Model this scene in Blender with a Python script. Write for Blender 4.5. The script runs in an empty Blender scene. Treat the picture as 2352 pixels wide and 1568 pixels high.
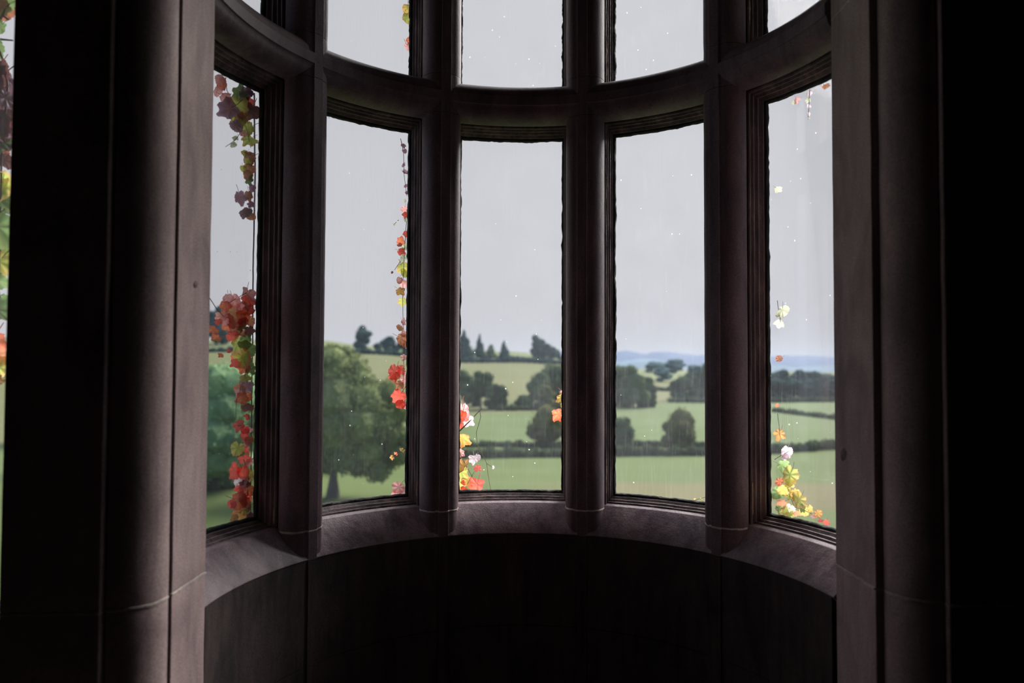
import bpy, bmesh, math, random
import numpy as np
from mathutils import Vector, noise as mnoise

# ---------------------------------------------------------------- camera, sky, sun, exposure
SC = bpy.context.scene
COL = SC.collection
EYE = 1.55
F, PITCH, ROLL, YAW, CX, CY = 1647.8, 0.0308, 0.0041, -0.0013, -0.0527, 2.2227
cp, sp, cyw, syw = math.cos(PITCH), math.sin(PITCH), math.cos(YAW), math.sin(YAW)
FW = Vector((syw*cp, cyw*cp, sp)); RT0 = Vector((cyw, -syw, 0)); UP0 = RT0.cross(FW)
RT = RT0*math.cos(ROLL) + UP0*math.sin(ROLL); UP = UP0*math.cos(ROLL) - RT0*math.sin(ROLL)
CAMP = Vector((CX, -CY, EYE))
cd = bpy.data.cameras.new('camera'); cam = bpy.data.objects.new('camera', cd); COL.objects.link(cam)
from mathutils import Matrix
M = Matrix((RT, UP, -FW)).transposed().to_4x4(); M.translation = CAMP
cam.matrix_world = M
cd.sensor_width = 36; cd.lens = F*36/2352; cd.clip_end = 9000; cd.clip_start = 0.05
cd.dof.use_dof = True; cd.dof.focus_distance = 3.25; cd.dof.aperture_fstop = 1.5
SC.camera = cam
SC.view_settings.view_transform = 'Standard'; SC.view_settings.look = 'None'
SC.view_settings.exposure = 0.0; SC.view_settings.gamma = 1.0
SC.view_settings.use_curve_mapping = False

class NT:
    """small helper around a node tree"""
    def __init__(s, tree): s.t = tree; s.t.nodes.clear()
    def n(s, typ, **kw):
        nd = s.t.nodes.new(typ)
        for k, v in kw.items():
            if k.startswith('_'): setattr(nd, k[1:], v)
        return nd
    def l(s, a, b): s.t.links.new(a, b)
    def ramp(s, fac, stops):
        r = s.n('ShaderNodeValToRGB'); s.l(fac, r.inputs[0])
        e = r.color_ramp.elements
        while len(e) < len(stops): e.new(0.5)
        for x, (p, c) in zip(e, stops):
            x.position = p; x.color = (*c, 1) if not isinstance(c, (int, float)) else (c, c, c, 1)
        return r.outputs[0]
    def noise(s, scale, detail=4, rough=.55, vec=None, dist=0):
        k = s.n('ShaderNodeTexNoise'); k.inputs['Scale'].default_value = scale
        k.inputs['Detail'].default_value = detail; k.inputs['Roughness'].default_value = rough
        k.inputs['Distortion'].default_value = dist
        if vec is not None: s.l(vec, k.inputs['Vector'])
        return k.outputs['Fac']
    def mix(s, fac, a, b, mode='MIX'):
        m = s.n('ShaderNodeMix', _data_type='RGBA', _blend_type=mode)
        for sock, v in ((m.inputs['Factor'], fac), (m.inputs['A'], a), (m.inputs['B'], b)):
            if isinstance(v, (int, float)): sock.default_value = v
            elif isinstance(v, tuple): sock.default_value = (*v, 1) if len(v) == 3 else v
            else: s.l(v, sock)
        return m.outputs['Result']
    def math(s, op, a, b=0.0, clamp=False):
        m = s.n('ShaderNodeMath', _operation=op, _use_clamp=clamp)
        for sock, v in ((m.inputs[0], a), (m.inputs[1], b)):
            if isinstance(v, (int, float)): sock.default_value = v
            else: s.l(v, sock)
        return m.outputs[0]

# sky: bright white cloud with breaks of blue
w = bpy.data.worlds.new('sky'); SC.world = w; w.use_nodes = True
g = NT(w.node_tree)
tc = g.n('ShaderNodeTexCoord'); sep = g.n('ShaderNodeSeparateXYZ'); g.l(tc.outputs['Generated'], sep.inputs[0])
el = g.math('MAXIMUM', sep.outputs['Z'], 0.0)
white = g.ramp(el, [(0.0, (.57, .56, .575)), (.12, (.60, .598, .625)), (.48, (.60, .605, .635)), (1, (3.0, 3.0, 3.1))])
bl = g.ramp(el, [(0.0, (.55, .64, .74)), (.35, (.30, .51, .74)), (1, (.12, .28, .60))])
nz = g.noise(1.6, 5, .55, tc.outputs['Generated'])
side = g.math('MULTIPLY_ADD', sep.outputs['Y'], -.55); side.node.inputs[2].default_value = .12
f1 = g.math('ADD', nz, side)
brk = g.ramp(f1, [(.42, 0.0), (.60, 1.0)])
skyc = g.mix(brk, white, bl)
bg = g.n('ShaderNodeBackground'); g.l(skyc, bg.inputs[0]); bg.inputs[1].default_value = 1.0
wo = g.n('ShaderNodeOutputWorld'); g.l(bg.outputs[0], wo.inputs[0])

# sun behind thin cloud: very soft, high and out to the front right
sd = bpy.data.lights.new('veiled_sun', 'SUN'); sun = bpy.data.objects.new('veiled_sun', sd); COL.objects.link(sun)
sd.energy = 8.4; sd.angle = math.radians(46); sd.color = (1.0, .97, .93)
sun.rotation_euler = Vector((-0.50, -0.62, -0.62)).to_track_quat('-Z', 'Y').to_euler()

R_ = random.Random(7)
# ---------------------------------------------------------------- helpers
def tag(o, label=None, cat=None, group=None, kind=None):
    if label: o['label'] = label
    if cat: o['category'] = cat
    if group: o['group'] = group
    if kind: o['kind'] = kind
    return o
def empty(name, loc=(0, 0, 0), parent=None):
    o = bpy.data.objects.new(name, None); COL.objects.link(o); o.location = loc; o.empty_display_size = .05
    if parent: o.parent = parent
    return o
def link(name, me, mat=None, parent=None, loc=None):
    o = bpy.data.objects.new(name, me); COL.objects.link(o)
    if mat is not None and not me.materials: me.materials.append(mat)
    if loc is not None: o.location = loc
    if parent is not None:
        o.parent = parent
        if loc is None: o.location = -Vector(parent.location)   # vertices are given in world coordinates
    return o
def mesh(name, vs, fs, smooth=None, fix=True):
    me = bpy.data.meshes.new(name); me.from_pydata([tuple(v) for v in vs], [], fs)
    if fix:
        bm = bmesh.new(); bm.from_mesh(me); bmesh.ops.recalc_face_normals(bm, faces=bm.faces); bm.to_mesh(me); bm.free()
    if smooth is not None:
        me.polygons.foreach_set('use_smooth', [True]*len(me.polygons)); me.set_sharp_from_angle(angle=math.radians(smooth))
    return me
def loft(name, rings, closed=True, caps=True, smooth=32):
    """skin a list of equal length rings"""
    n = len(rings[0]); vs = [v for r in rings for v in r]; fs = []
    m = n if closed else n-1
    for i in range(len(rings)-1):
        for j in range(m):
            a, b = i*n+j, i*n+(j+1) % n
            fs.append((a, b, b+n, a+n))
    if caps:
        fs.append(tuple(range(n))[::-1]); fs.append(tuple((len(rings)-1)*n+k for k in range(n)))
    return mesh(name, vs, fs, smooth)
def nz3(x, y, z): return mnoise.noise(Vector((x, y, z)))
def P(r, phi, z): return Vector((r*math.sin(phi), r*math.cos(phi), z+EYE))   # bay coordinates, z from eye level
def Pt(r, t, phi, z):
    return Vector((r*math.sin(phi)+t*math.cos(phi), r*math.cos(phi)-t*math.sin(phi), z+EYE))
def ray(px, py): return FW + RT*((px-1176)/F) - UP*((py-784)/F)
def on_cyl(px, py, R):
    d = ray(px, py); a = d.x*d.x+d.y*d.y; b = CAMP.x*d.x+CAMP.y*d.y; c = CAMP.x**2+CAMP.y**2-R*R
    return CAMP+d*((-b+math.sqrt(max(0, b*b-a*c)))/a)
def on_y(px, py, Y):
    d = ray(px, py); return CAMP+d*((Y-CAMP.y)/d.y)
def at_r(px, py, r):
    d = ray(px, py); return CAMP+d*(r/math.hypot(d.x, d.y))
def tube(pts, rad, n=6, taper=1.0):
    """rings of a tube along pts -> verts, faces"""
    vs, fs = [], []
    for i, p in enumerate(pts):
        d = (pts[min(i+1, len(pts)-1)]-pts[max(i-1, 0)]).normalized()
        a = d.cross(Vector((0.3, 0.9, .2))).normalized(); b = d.cross(a)
        rr = rad*(1+(taper-1)*i/max(1, len(pts)-1))
        for k in range(n):
            an = 2*math.pi*k/n; vs.append(p+a*math.cos(an)*rr+b*math.sin(an)*rr)
    for i in range(len(pts)-1):
        for k in range(n):
            fs.append((i*n+k, i*n+(k+1) % n, (i+1)*n+(k+1) % n, (i+1)*n+k))
    fs.append(tuple(range(n))[::-1]); fs.append(tuple((len(pts)-1)*n+k for k in range(n)))
    return vs, fs

# ---------------------------------------------------------------- materials
def newmat(name):
    m = bpy.data.materials.new(name); m.use_nodes = True
    return m, NT(m.node_tree)
def stone(name, base, dark, light, scale=1.0, bump=.35, soot=.5, rough=.75):
    m, g = newmat(name)
    geo = g.n('ShaderNodeNewGeometry'); pos = geo.outputs['Position']
    mp = g.n('ShaderNodeMapping'); g.l(pos, mp.inputs[0]); mp.inputs['Scale'].default_value = (1, 1, .45)
    big = g.noise(7*scale, 5, .6, mp.outputs[0], .6)
    fine = g.noise(180*scale, 3, .7, pos)
    grain = g.noise(620*scale, 2, .6, pos)
    streak = g.n('ShaderNodeMapping'); g.l(pos, streak.inputs[0]); streak.inputs['Scale'].default_value = (1, 1, .12)
    st = g.noise(26*scale, 4, .6, streak.outputs[0])
    c = g.ramp(big, [(.34, dark), (.52, base), (.72, light)])
    c = g.mix(g.ramp(st, [(.46, 0.0), (.72, soot)]), c, tuple(x*.45 for x in dark))
    c = g.mix(.85, c, g.ramp(fine, [(.3, .62), (.5, 1.0), (.75, 1.35)]), 'MULTIPLY')
    c = g.mix(.8, c, g.ramp(grain, [(.3, .7), (.7, 1.25)]), 'MULTIPLY')
    b = g.n('ShaderNodeBsdfPrincipled'); g.l(c, b.inputs['Base Color'])
    b.inputs['Roughness'].default_value = rough; b.inputs['Specular IOR Level'].default_value = .3
    h = g.math('ADD', g.math('MULTIPLY', fine, .5), g.math('MULTIPLY', g.noise(38*scale, 4, .6, pos), 1.0))
    bp = g.n('ShaderNodeBump'); bp.inputs['Strength'].default_value = bump; bp.inputs['Distance'].default_value = .004
    g.l(h, bp.inputs['Height']); g.l(bp.outputs[0], b.inputs['Normal'])
    o = g.n('ShaderNodeOutputMaterial'); g.l(b.outputs[0], o.inputs[0])
    return m
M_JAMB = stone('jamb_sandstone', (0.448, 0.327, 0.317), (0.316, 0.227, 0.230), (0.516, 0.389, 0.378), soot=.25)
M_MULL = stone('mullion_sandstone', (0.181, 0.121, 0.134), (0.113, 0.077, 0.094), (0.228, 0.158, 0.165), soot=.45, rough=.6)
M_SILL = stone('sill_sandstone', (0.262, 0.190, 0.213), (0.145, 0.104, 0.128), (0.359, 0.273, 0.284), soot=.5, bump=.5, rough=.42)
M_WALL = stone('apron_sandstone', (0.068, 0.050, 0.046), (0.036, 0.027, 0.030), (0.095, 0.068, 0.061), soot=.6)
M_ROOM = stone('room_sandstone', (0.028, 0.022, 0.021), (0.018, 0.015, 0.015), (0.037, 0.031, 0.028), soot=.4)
M_MORTAR = stone('lime_mortar', (0.578, 0.493, 0.442), (0.374, 0.306, 0.289), (0.765, 0.663, 0.595), bump=.6, soot=.15)
M_EXT = stone('outer_sandstone', (.20, .17, .14), (.13, .11, .10), (.26, .22, .19))
M_FRAME = stone('weathered_oak_bead', (0.159, 0.109, 0.110), (0.076, 0.055, 0.063), (0.276, 0.192, 0.179), scale=1.6, bump=.8, soot=.7, rough=.55)
M_BARE = stone('bare_oak', (.42, .30, .21), (.26, .18, .12), (.52, .40, .30), scale=2.5, bump=.9, soot=.2)
M_PUTTY = stone('old_putty', (.045, .048, .046), (.022, .026, .028), (.09, .09, .082), scale=2, bump=.9, soot=.4)

def simple(name, col, rough=.8, var=.25, scale=8):
    m, g = newmat(name)
    geo = g.n('ShaderNodeNewGeometry')
    n = g.noise(scale, 4, .6, geo.outputs['Position'])
    c = g.mix(1.0, col, g.ramp(n, [(.3, 1-var), (.7, 1+var)]), 'MULTIPLY')
    b = g.n('ShaderNodeBsdfPrincipled'); g.l(c, b.inputs['Base Color']); b.inputs['Roughness'].default_value = rough
    o = g.n('ShaderNodeOutputMaterial'); g.l(b.outputs[0], o.inputs[0])
    return m
M_STEM = simple('vine_bark', (.16, .10, .07), .7, .4, 60)
M_STEMG = simple('green_vine_stem', (.28, .24, .08), .6, .3, 60)
M_TRUNK = simple('tree_bark', (.09, .075, .062), .9, .3, 2)

def glass_mat():
    m, g = newmat('old_window_glass')
    geo = g.n('ShaderNodeNewGeometry'); pos = geo.outputs['Position']
    tr = g.n('ShaderNodeBsdfTransparent'); tr.inputs[0].default_value = (.988, .990, .996, 1)
    gl = g.n('ShaderNodeBsdfGlossy'); gl.inputs['Roughness'].default_value = .04; gl.inputs[0].default_value = (1, 1, 1, 1)
    lw = g.n('ShaderNodeFresnel'); lw.inputs[0].default_value = 1.45
    bp = g.n('ShaderNodeBump'); bp.inputs['Strength'].default_value = .05; g.l(g.noise(9, 2, .5, pos), bp.inputs['Height'])
    g.l(bp.outputs[0], gl.inputs['Normal'])
    a = g.n('ShaderNodeMixShader'); g.l(g.math('MULTIPLY', lw.outputs[0], .16), a.inputs[0]); g.l(tr.outputs[0], a.inputs[1]); g.l(gl.outputs[0], a.inputs[2])
    # dried specks, dust film and rain streaks on the pane
    v = g.n('ShaderNodeTexVoronoi', _feature='F1'); v.inputs['Scale'].default_value = 30; v.inputs['Randomness'].default_value = 1
    g.l(pos, v.inputs['Vector'])
    wn = g.n('ShaderNodeTexWhiteNoise'); g.l(v.outputs['Color'], wn.inputs[0])
    rad = g.math('MULTIPLY', g.math('POWER', wn.outputs['Value'], 5), .10)
    spk = g.math('LESS_THAN', v.outputs['Distance'], rad)
    mp = g.n('ShaderNodeMapping'); g.l(pos, mp.inputs[0]); mp.inputs['Scale'].default_value = (1, 1, .06)
    stk = g.ramp(g.noise(150, 3, .6, mp.outputs[0]), [(.55, 0.0), (.8, .03)])
    film = g.ramp(g.noise(5, 4, .6, pos), [(.3, .01), (.75, .025)])
    msk = g.math('ADD', g.math('MULTIPLY', spk, .8), g.math('ADD', stk, film), True)
    df = g.n('ShaderNodeBsdfTranslucent'); df.inputs[0].default_value = (.8, .83, .9, 1)
    b = g.n('ShaderNodeMixShader'); g.l(msk, b.inputs[0]); g.l(a.outputs[0], b.inputs[1]); g.l(df.outputs[0], b.inputs[2])
    o = g.n('ShaderNodeOutputMaterial'); g.l(b.outputs[0], o.inputs[0])
    return m
M_GLASS = glass_mat()

def leaf_mat(name, c1, c2, trans=.68):
    m, g = newmat(name)
    at = g.n('ShaderNodeAttribute', _attribute_name='rim')
    ob = g.n('ShaderNodeObjectInfo')
    geo = g.n('ShaderNodeNewGeometry')
    n = g.noise(55, 3, .6, geo.outputs['Position'])
    f = g.math('ADD', g.math('POWER', at.outputs['Fac'], 2.0), g.math('MULTIPLY', g.math('SUBTRACT', n, .5), 1.4), True)
    c = g.mix(f, c1, c2)
    hs = g.n('ShaderNodeHueSaturation'); g.l(c, hs.inputs['Color'])
    g.l(g.math('MULTIPLY_ADD', ob.outputs['Random'], .5), hs.inputs['Value']); hs.inputs['Value'].links[0].from_node.inputs[2].default_value = .9
    hs.inputs['Saturation'].default_value = 1.0
    vein = g.n('ShaderNodeAttribute', _attribute_name='vein')
    col = g.mix(g.math('MULTIPLY', vein.outputs['Fac'], .35), hs.outputs[0], (.30, .10, .05))
    b = g.n('ShaderNodeBsdfPrincipled'); g.l(col, b.inputs['Base Color']); b.inputs['Roughness'].default_value = .38
    t = g.n('ShaderNodeBsdfTranslucent'); g.l(col, t.inputs[0])
    ms = g.n('ShaderNodeMixShader'); ms.inputs[0].default_value = trans
    g.l(b.outputs[0], ms.inputs[1]); g.l(t.outputs[0], ms.inputs[2])
    o = g.n('ShaderNodeOutputMaterial'); g.l(ms.outputs[0], o.inputs[0])
    return m
LM = {
 'R': leaf_mat('scarlet_leaf', (0.95, 0.15, 0.10), (0.74, 0.11, 0.09)),
 'O': leaf_mat('orange_leaf', (0.86, 0.27, 0.12), (0.72, 0.15, 0.09)),
 'K': leaf_mat('pink_leaf', (0.95, 0.50, 0.48), (0.83, 0.39, 0.39)),
 'W': leaf_mat('pale_leaf', (0.92, 0.83, 0.92), (0.79, 0.61, 0.70)),
 'P': leaf_mat('purple_leaf', (0.27, 0.13, 0.17), (0.34, 0.22, 0.33)),
 'Y': leaf_mat('lime_leaf', (0.52, 0.63, 0.15), (0.74, 0.50, 0.18)),
 'Z': leaf_mat('yellow_leaf', (0.81, 0.70, 0.16), (0.92, 0.45, 0.14)),
 'B': leaf_mat('russet_leaf', (0.57, 0.27, 0.15), (0.67, 0.23, 0.14)),
 'G': leaf_mat('green_leaf', (0.22, 0.36, 0.14), (0.27, 0.39, 0.15)),
 'D': leaf_mat('dark_leaf', (0.18, 0.08, 0.08), (0.27, 0.09, 0.08), .35),
 'N': leaf_mat('sage_leaf', (0.54, 0.63, 0.43), (0.61, 0.59, 0.45)),
 'E': leaf_mat('rust_edged_lime_leaf', (0.55, 0.68, 0.12), (0.86, 0.18, 0.09)),
 'A': leaf_mat('amber_leaf', (0.72, 0.43, 0.11), (0.61, 0.27, 0.11)),
}

# ---------------------------------------------------------------- stone window bay
PH = [math.radians(a) for a in (-89.6, -55.35, -20.66, 14.74, 49.25, 82.6)]   # jamb, four mullions, jamb
ZT = 1.1926                # centre height of the transom
ZS = -.755                 # lower front edge of the sill
ZTOP = 2.25
JOINT = -.648
# moulding: (radius, half width); used for mullions and transoms alike
MOULD = [(.998, .0205), (1.0035, .0225), (1.0055, .0275)]
for k in range(0, 9):
    a = math.radians(k*90/8); MOULD.append((1.089-.0825*math.cos(a), .0290+.0585*math.sin(a)))
MOULD += [(1.0955, .0870), (1.0975, .0765), (1.22, .0765), (1.235, .074), (1.30, .052), (1.312, .030)]

def wob(v, s=.0009, f=9.0):
    n1 = nz3(v.x*f, v.y*f, v.z*f); n2 = nz3(v.x*f+17, v.y*f, v.z*f-5); n3 = nz3(v.x*55, v.y*55, v.z*40)
    return Vector((v.x+s*n1+s*.4*n3, v.y+s*n2+s*.4*n3, v.z))
def mull_profile(): return [(r, t) for r, t in MOULD] + [(r, -t) for r, t in reversed(MOULD)]
def mullion_stone(phi, z0, z1, step=.035, half=0):
    n = max(2, int((z1-z0)/step)); prof = mull_profile(); rings = []
    for i in range(n+1):
        z = z0+(z1-z0)*i/n; e = 0
        if i in (0, n): e = .0016                 # worn arris at the bed joint
        rings.append([wob(Pt(r+(e if r < 1.1 else 0), t*(1-e*4), phi, z)) for r, t in prof])
    return loft('mullion_stone', rings)
names = ['between the ivy-hung end light and the light beside it', 'second from the left pier', 'second from the right pier', 'nearest the right pier']
mlabels = ['stone mullion beside the narrow light hung with red ivy, deep brown rounded mouldings',
           'stone mullion between the middle light and the light showing the big oak',
           'stone mullion with a pale flaked strip between the middle light and the bush field light',
           'stone mullion with the large bare wood scar, between the bush field and spider thread lights']
MUL = []
for i in range(1, 5):
    root = empty('mullion', P(1.1, PH[i], -1.55)); MUL.append(root)
    tag(root, mlabels[i-1], 'mullion', 'stone mullions of the bay window', 'structure')
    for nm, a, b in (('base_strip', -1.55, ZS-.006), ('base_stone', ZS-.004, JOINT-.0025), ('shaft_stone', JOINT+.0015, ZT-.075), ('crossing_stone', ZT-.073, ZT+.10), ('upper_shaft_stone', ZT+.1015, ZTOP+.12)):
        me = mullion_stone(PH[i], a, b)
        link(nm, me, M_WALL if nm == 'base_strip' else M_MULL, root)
    # pale mortar squeezed out of the bed joint
    prof = [(r-.0006, t+(.0006 if t > 0 else -.0006)) for r, t in mull_profile() if r < 1.1]
    rings = []
    for zz, s in ((JOINT-.004, 0), (JOINT-.0015, 1), (JOINT+.001, 1), (JOINT+.003, 0)):
        rings.append([Pt(r-(.0008+.0025*nz3(r*90, t*90, i*3.3))*s+.0012, t, PH[i], zz+.004*nz3(r*50, t*60, i)) for r, t in prof])
    link('mortar_joint', loft('mortar_joint', rings), M_MORTAR, root)

def arc_sweep(name, prof, p0, p1, n=22, wf=.0008):
    """prof: closed list of (r, z); swept round the bay"""
    rings = []
    for i in range(n+1):
        ph = p0+(p1-p0)*i/n
        rings.append([wob(P(r, ph, z), wf) for r, z in prof])
    return loft(name, rings)
glow = math.radians(.05)
lightn = ['narrow end light hung with red ivy', 'light with the big oak tree behind it', 'middle light', 'light with the round bush in the green field', 'narrow end light with spider threads']
tr = empty('transom', P(1.1, 0, ZT)); tag(tr, 'curved stone transom rail crossing the whole bay between lower and upper lights', 'transom', None, 'structure')
for i in range(5):
    prof = [(r, ZT+t) for r, t in MOULD] + [(r, ZT-t) for r, t in reversed(MOULD)]
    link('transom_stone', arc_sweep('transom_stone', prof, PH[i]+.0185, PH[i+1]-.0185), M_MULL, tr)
sl = empty('window_sill', P(1.1, 0, ZS)); tag(sl, 'sloping stone window sill curving round the bay under the lower lights', 'sill', None, 'structure')
SILL = [(1.0, ZS), (1.0012, ZS+.004), (1.05, -.6955), (1.0975, -.6395), (1.1005, -.6375), (1.150, -.6285), (1.150, -.645), (1.19, -.645), (1.22, -.640), (1.36, -.69), (1.38, -.72), (1.38, -.80), (1.30, -.82), (1.05, -.82), (1.02, ZS-.02)]
for i in range(5):
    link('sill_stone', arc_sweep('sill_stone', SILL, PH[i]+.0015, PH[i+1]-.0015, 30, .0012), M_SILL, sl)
hd = empty('window_head', P(1.1, 0, ZTOP)); tag(hd, 'curved stone head over the upper lights, above the view', 'lintel', None, 'structure')
for i in range(5):
    link('head_stone', arc_sweep('head_stone', [(1.0, ZTOP+.12), (1.0, ZTOP-.02), (1.09, ZTOP-.11), (1.30, ZTOP-.11), (1.36, ZTOP+.12)], PH[i]+.001, PH[i+1]-.001, 12), M_MULL, hd)
# apron wall below the sill: two courses of curved ashlar between the mullion strips
ap = empty('wall_bay', P(1.0, 0, -1.55)); tag(ap, 'dark curved ashlar apron wall beneath the window sill', 'wall', None, 'structure')
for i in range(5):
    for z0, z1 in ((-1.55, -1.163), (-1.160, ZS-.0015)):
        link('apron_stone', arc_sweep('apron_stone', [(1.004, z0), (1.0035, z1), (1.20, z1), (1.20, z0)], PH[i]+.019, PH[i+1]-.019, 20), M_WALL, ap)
link('outer_face', arc_sweep('outer_face', [(1.21, -14), (1.21, -.83), (1.34, -.83), (1.34, -14)], PH[0]-.02, PH[5]+.02, 40), M_EXT, ap)

# ---- glazing: frame bead, putty and pane for every light
def light_ring(i, zb, zt, prof, jit=0, seed=0, nz_=28, na=14):
    """prof: [(r, side inset, top inset, bottom z offset)] -> list of closed loops"""
    rings = []
    for r, ws, wt, zbo in prof:
        lp = []
        pl = PH[i]+math.asin(ws/r); pr = PH[i+1]-math.asin(ws/r); b = zb+zbo; t = zt-wt
        for k in range(nz_): lp.append((pl, b+(t-b)*k/nz_))
        for k in range(na): lp.append((pl+(pr-pl)*k/na, t))
        for k in range(nz_): lp.append((pr, t+(b-t)*k/nz_))
        for k in range(na): lp.append((pr+(pl-pr)*k/na, b))
        rings.append([P(r, ph, z) for ph, z in lp])
        if jit:
            cz = (b+t)/2; cphi = (pl+pr)/2; q = []
            for v, (ph, z) in zip(rings[-1], lp):
                d = jit*(nz3(v.x*22+seed, v.y*22, v.z*22)*1.0+nz3(v.x*90, v.y*90, v.z*90+seed)*.8)
                ph2 = ph+(d if ph < cphi else -d)*(1 if abs(ph-cphi) > .9*(pr-pl)/2 else 0)
                z2 = z+(d if z < cz else -d)*(1 if (z-b < 1e-5 or t-z < 1e-5) else 0)
                q.append(P(r, ph2, z2))
            rings[-1] = q
    return rings
FR = [(1.108, .076), (1.108, .0890), (1.112, .0935), (1.118, .0935), (1.122, .0895), (1.125, .0925), (1.130, .1000), (1.137, .1000), (1.141, .0950), (1.145, .0980), (1.151, .1080), (1.159, .1080), (1.163, .1020),
      (1.168, .1060), (1.176, .1165), (1.185, .1165), (1.189, .1140), (1.193, .1195), (1.199, .1210), (1.206, .10), (1.204, .076)]
wlabels = {}
for j, (zb, zt, lower) in enumerate(((0, ZT, True), (ZT, ZTOP, False))):
    for i in range(5):
        root = empty('window_%d' % (j*5+i+1), P(1.2, (PH[i]+PH[i+1])/2, 0 if lower else 1.7))
        tag(root, ('lower ' if lower else 'upper ')+lightn[i]+(' with its worn oak beads' if lower else ', above the transom').replace('light with the', 'light with the'), 'window', 'lights of the bay window', 'structure')
        def q(ins):
            pr = []
            for r, wv in ins:
                if lower:   # bottom follows the sill: beads step up from the ledge
                    pr.append((r, wv, wv, -.6385 + (-.03 if r < 1.124 or r > 1.2 and wv < .101 else .005+max(0, wv-.0925)*1.05)))
                else: pr.append((r, wv, .11-.121+wv+.0, wv))
            return pr
        rings = light_ring(i, zb, zt, q(FR), .0012, i*7+j)
        me = loft('frame_bead', rings+[rings[0]], closed=True, caps=False, smooth=28)
        link('frame_bead', me, M_FRAME, root)
        PU = [(1.187, .1150), (1.1885, .1245), (1.196, .1290), (1.203, .1290), (1.205, .1150)]
        rings = light_ring(i, zb, zt, q(PU), .0035, i*5+j+40, 90, 40)
        link('putty_edge', loft('putty_edge', rings+[rings[0]], closed=True, caps=False, smooth=50), M_PUTTY, root)
        # the pane, bent to the curve of the bay
        pl, pr_ = PH[i]+math.asin(.11/1.2), PH[i+1]-math.asin(.11/1.2)
        b, t = (-.632, zt-.11) if lower else (zt-ZTOP+ZT+.11, ZTOP-.11)
        rows = []
        for r in (1.1990, 1.2015):
            rows.append([[P(r, pl+(pr_-pl)*a/16, b+(t-b)*c/2) for c in range(3)] for a in range(17)])
        loops = []
        for a in range(17):
            loops.append([rows[0][a][0], rows[0][a][2], rows[1][a][2], rows[1][a][0]])
        link('pane', loft('pane', loops, smooth=40), M_GLASS, root)

# bare wood where the finish has flaked off the innermost bead: (mullion, side, z0, z1)
def scar(i, side, z0, z1, wd, r=1.1035, t=.079):
    prof = [(1.108, .0850), (1.108, .0890), (1.112, .0935), (1.118, .0935), (1.122, .0895), (1.124, .086)]
    rings = []; n = max(10, int((z1-z0)/.006))
    for k in range(n+1):
        f = k/n; z = z0+(z1-z0)*f; e = .0030*(math.sin(math.pi*f)**.4)*(.55+.8*nz3(z*30, i*5, side)) + .0012*nz3(z*140, i, 3) - .0008
        rings.append([Pt(rr_-e*(1 if rr_ < 1.115 else -.3), side*(w_+e*(1+wd*20)), PH[i], z) for rr_, w_ in prof])
    o = link('bare_wood_scar', loft('bare_wood_scar', rings, smooth=60), M_BARE, MUL[i-1]); o['label'] = 'pale flaked strip of bare wood'
scar(3, 1, -.60, -.40, .013); scar(4, 1, -.60, -.47, .016); scar(4, 1, 1.38, 1.56, .012); scar(2, -1, -.60, -.53, .012); scar(2, -1, 1.30, 1.38, .009); scar(3, 1, 1.30, 1.50, .007); scar(1, -1, -.62, -.56, .012)

# ---------------------------------------------------------------- piers at both ends and the room shell
def pier_profile(side):
    if side < 0:
        cx, cy, r = -1.106, -.235, .103
        pts = [(-1.0, .012), (-1.0, -.2035), (-1.0018, -.2050), (-1.045, -.2055), (-1.045, -.2285), (-1.012, -.2290)]
        a0 = 12; ang = [math.radians(180-0+k) for k in ()]
        for k in range(13):
            a = math.radians(a0-(a0+90)*k/12); pts.append((cx+r*math.cos(a), cy+r*math.sin(a)))
        pts += [(-1.1085, -.338), (-1.1095, -.331), (-1.113, -.331), (-1.1135, -.3545), (-1.116, -.3575), (-1.3625, -.3675), (-1.366, -.366), (-1.46, .05), (-1.34, .09), (-1.205, .0125)]
    else:
        cx, cy, r = 1.122, -.142, .101
        pts = [(1.0, .129), (1.0, -.1225), (1.0018, -.124), (1.055, -.1245), (1.055, -.1420), (1.026, -.1425)]
        for k in range(13):
            a = math.radians(168+(102)*k/12); pts.append((cx+r*math.cos(a), cy+r*math.sin(a)))
        pts += [(1.1245, -.243), (1.1255, -.236), (1.129, -.236), (1.1295, -.2585), (1.132, -.2610), (1.80, -.2330), (1.80, .16), (1.36, .16), (1.204, .129)]
    return pts
def pier_stone(side, z0, z1, seed):
    prof = pier_profile(side); n = max(2, int((z1-z0)/.05)); rings = []
    zs = [z0, z0+.002, z0+.006]+[z0+.006+(z1-z0-.012)*k/n for k in range(1, n)]+[z1-.006, z1-.002, z1]
    cxm = -1.2 if side < 0 else 1.3
    for z in zs:
        e = .0035 if z in (z0, z1) else (.0012 if min(z-z0, z1-z) < .003 else 0)
        ring = []
        for x, y in prof:
            d = Vector((cxm-x, -.05-y, 0)).normalized()*e
            v = Vector((x+d.x, y+d.y, z+EYE)); s = .0011
            j = .004*max(0, nz3(x*14+seed, y*14, z*3)-.1) if e else 0
            ring.append(Vector((v.x+s*nz3(v.x*8, v.y*8, v.z*8+seed)+d.x*j*250, v.y+s*nz3(v.x*8+9, v.y*8, v.z*8+seed)+d.y*j*250, v.z)))
        rings.append(ring)
    return loft('pier_stone', rings)
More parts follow.
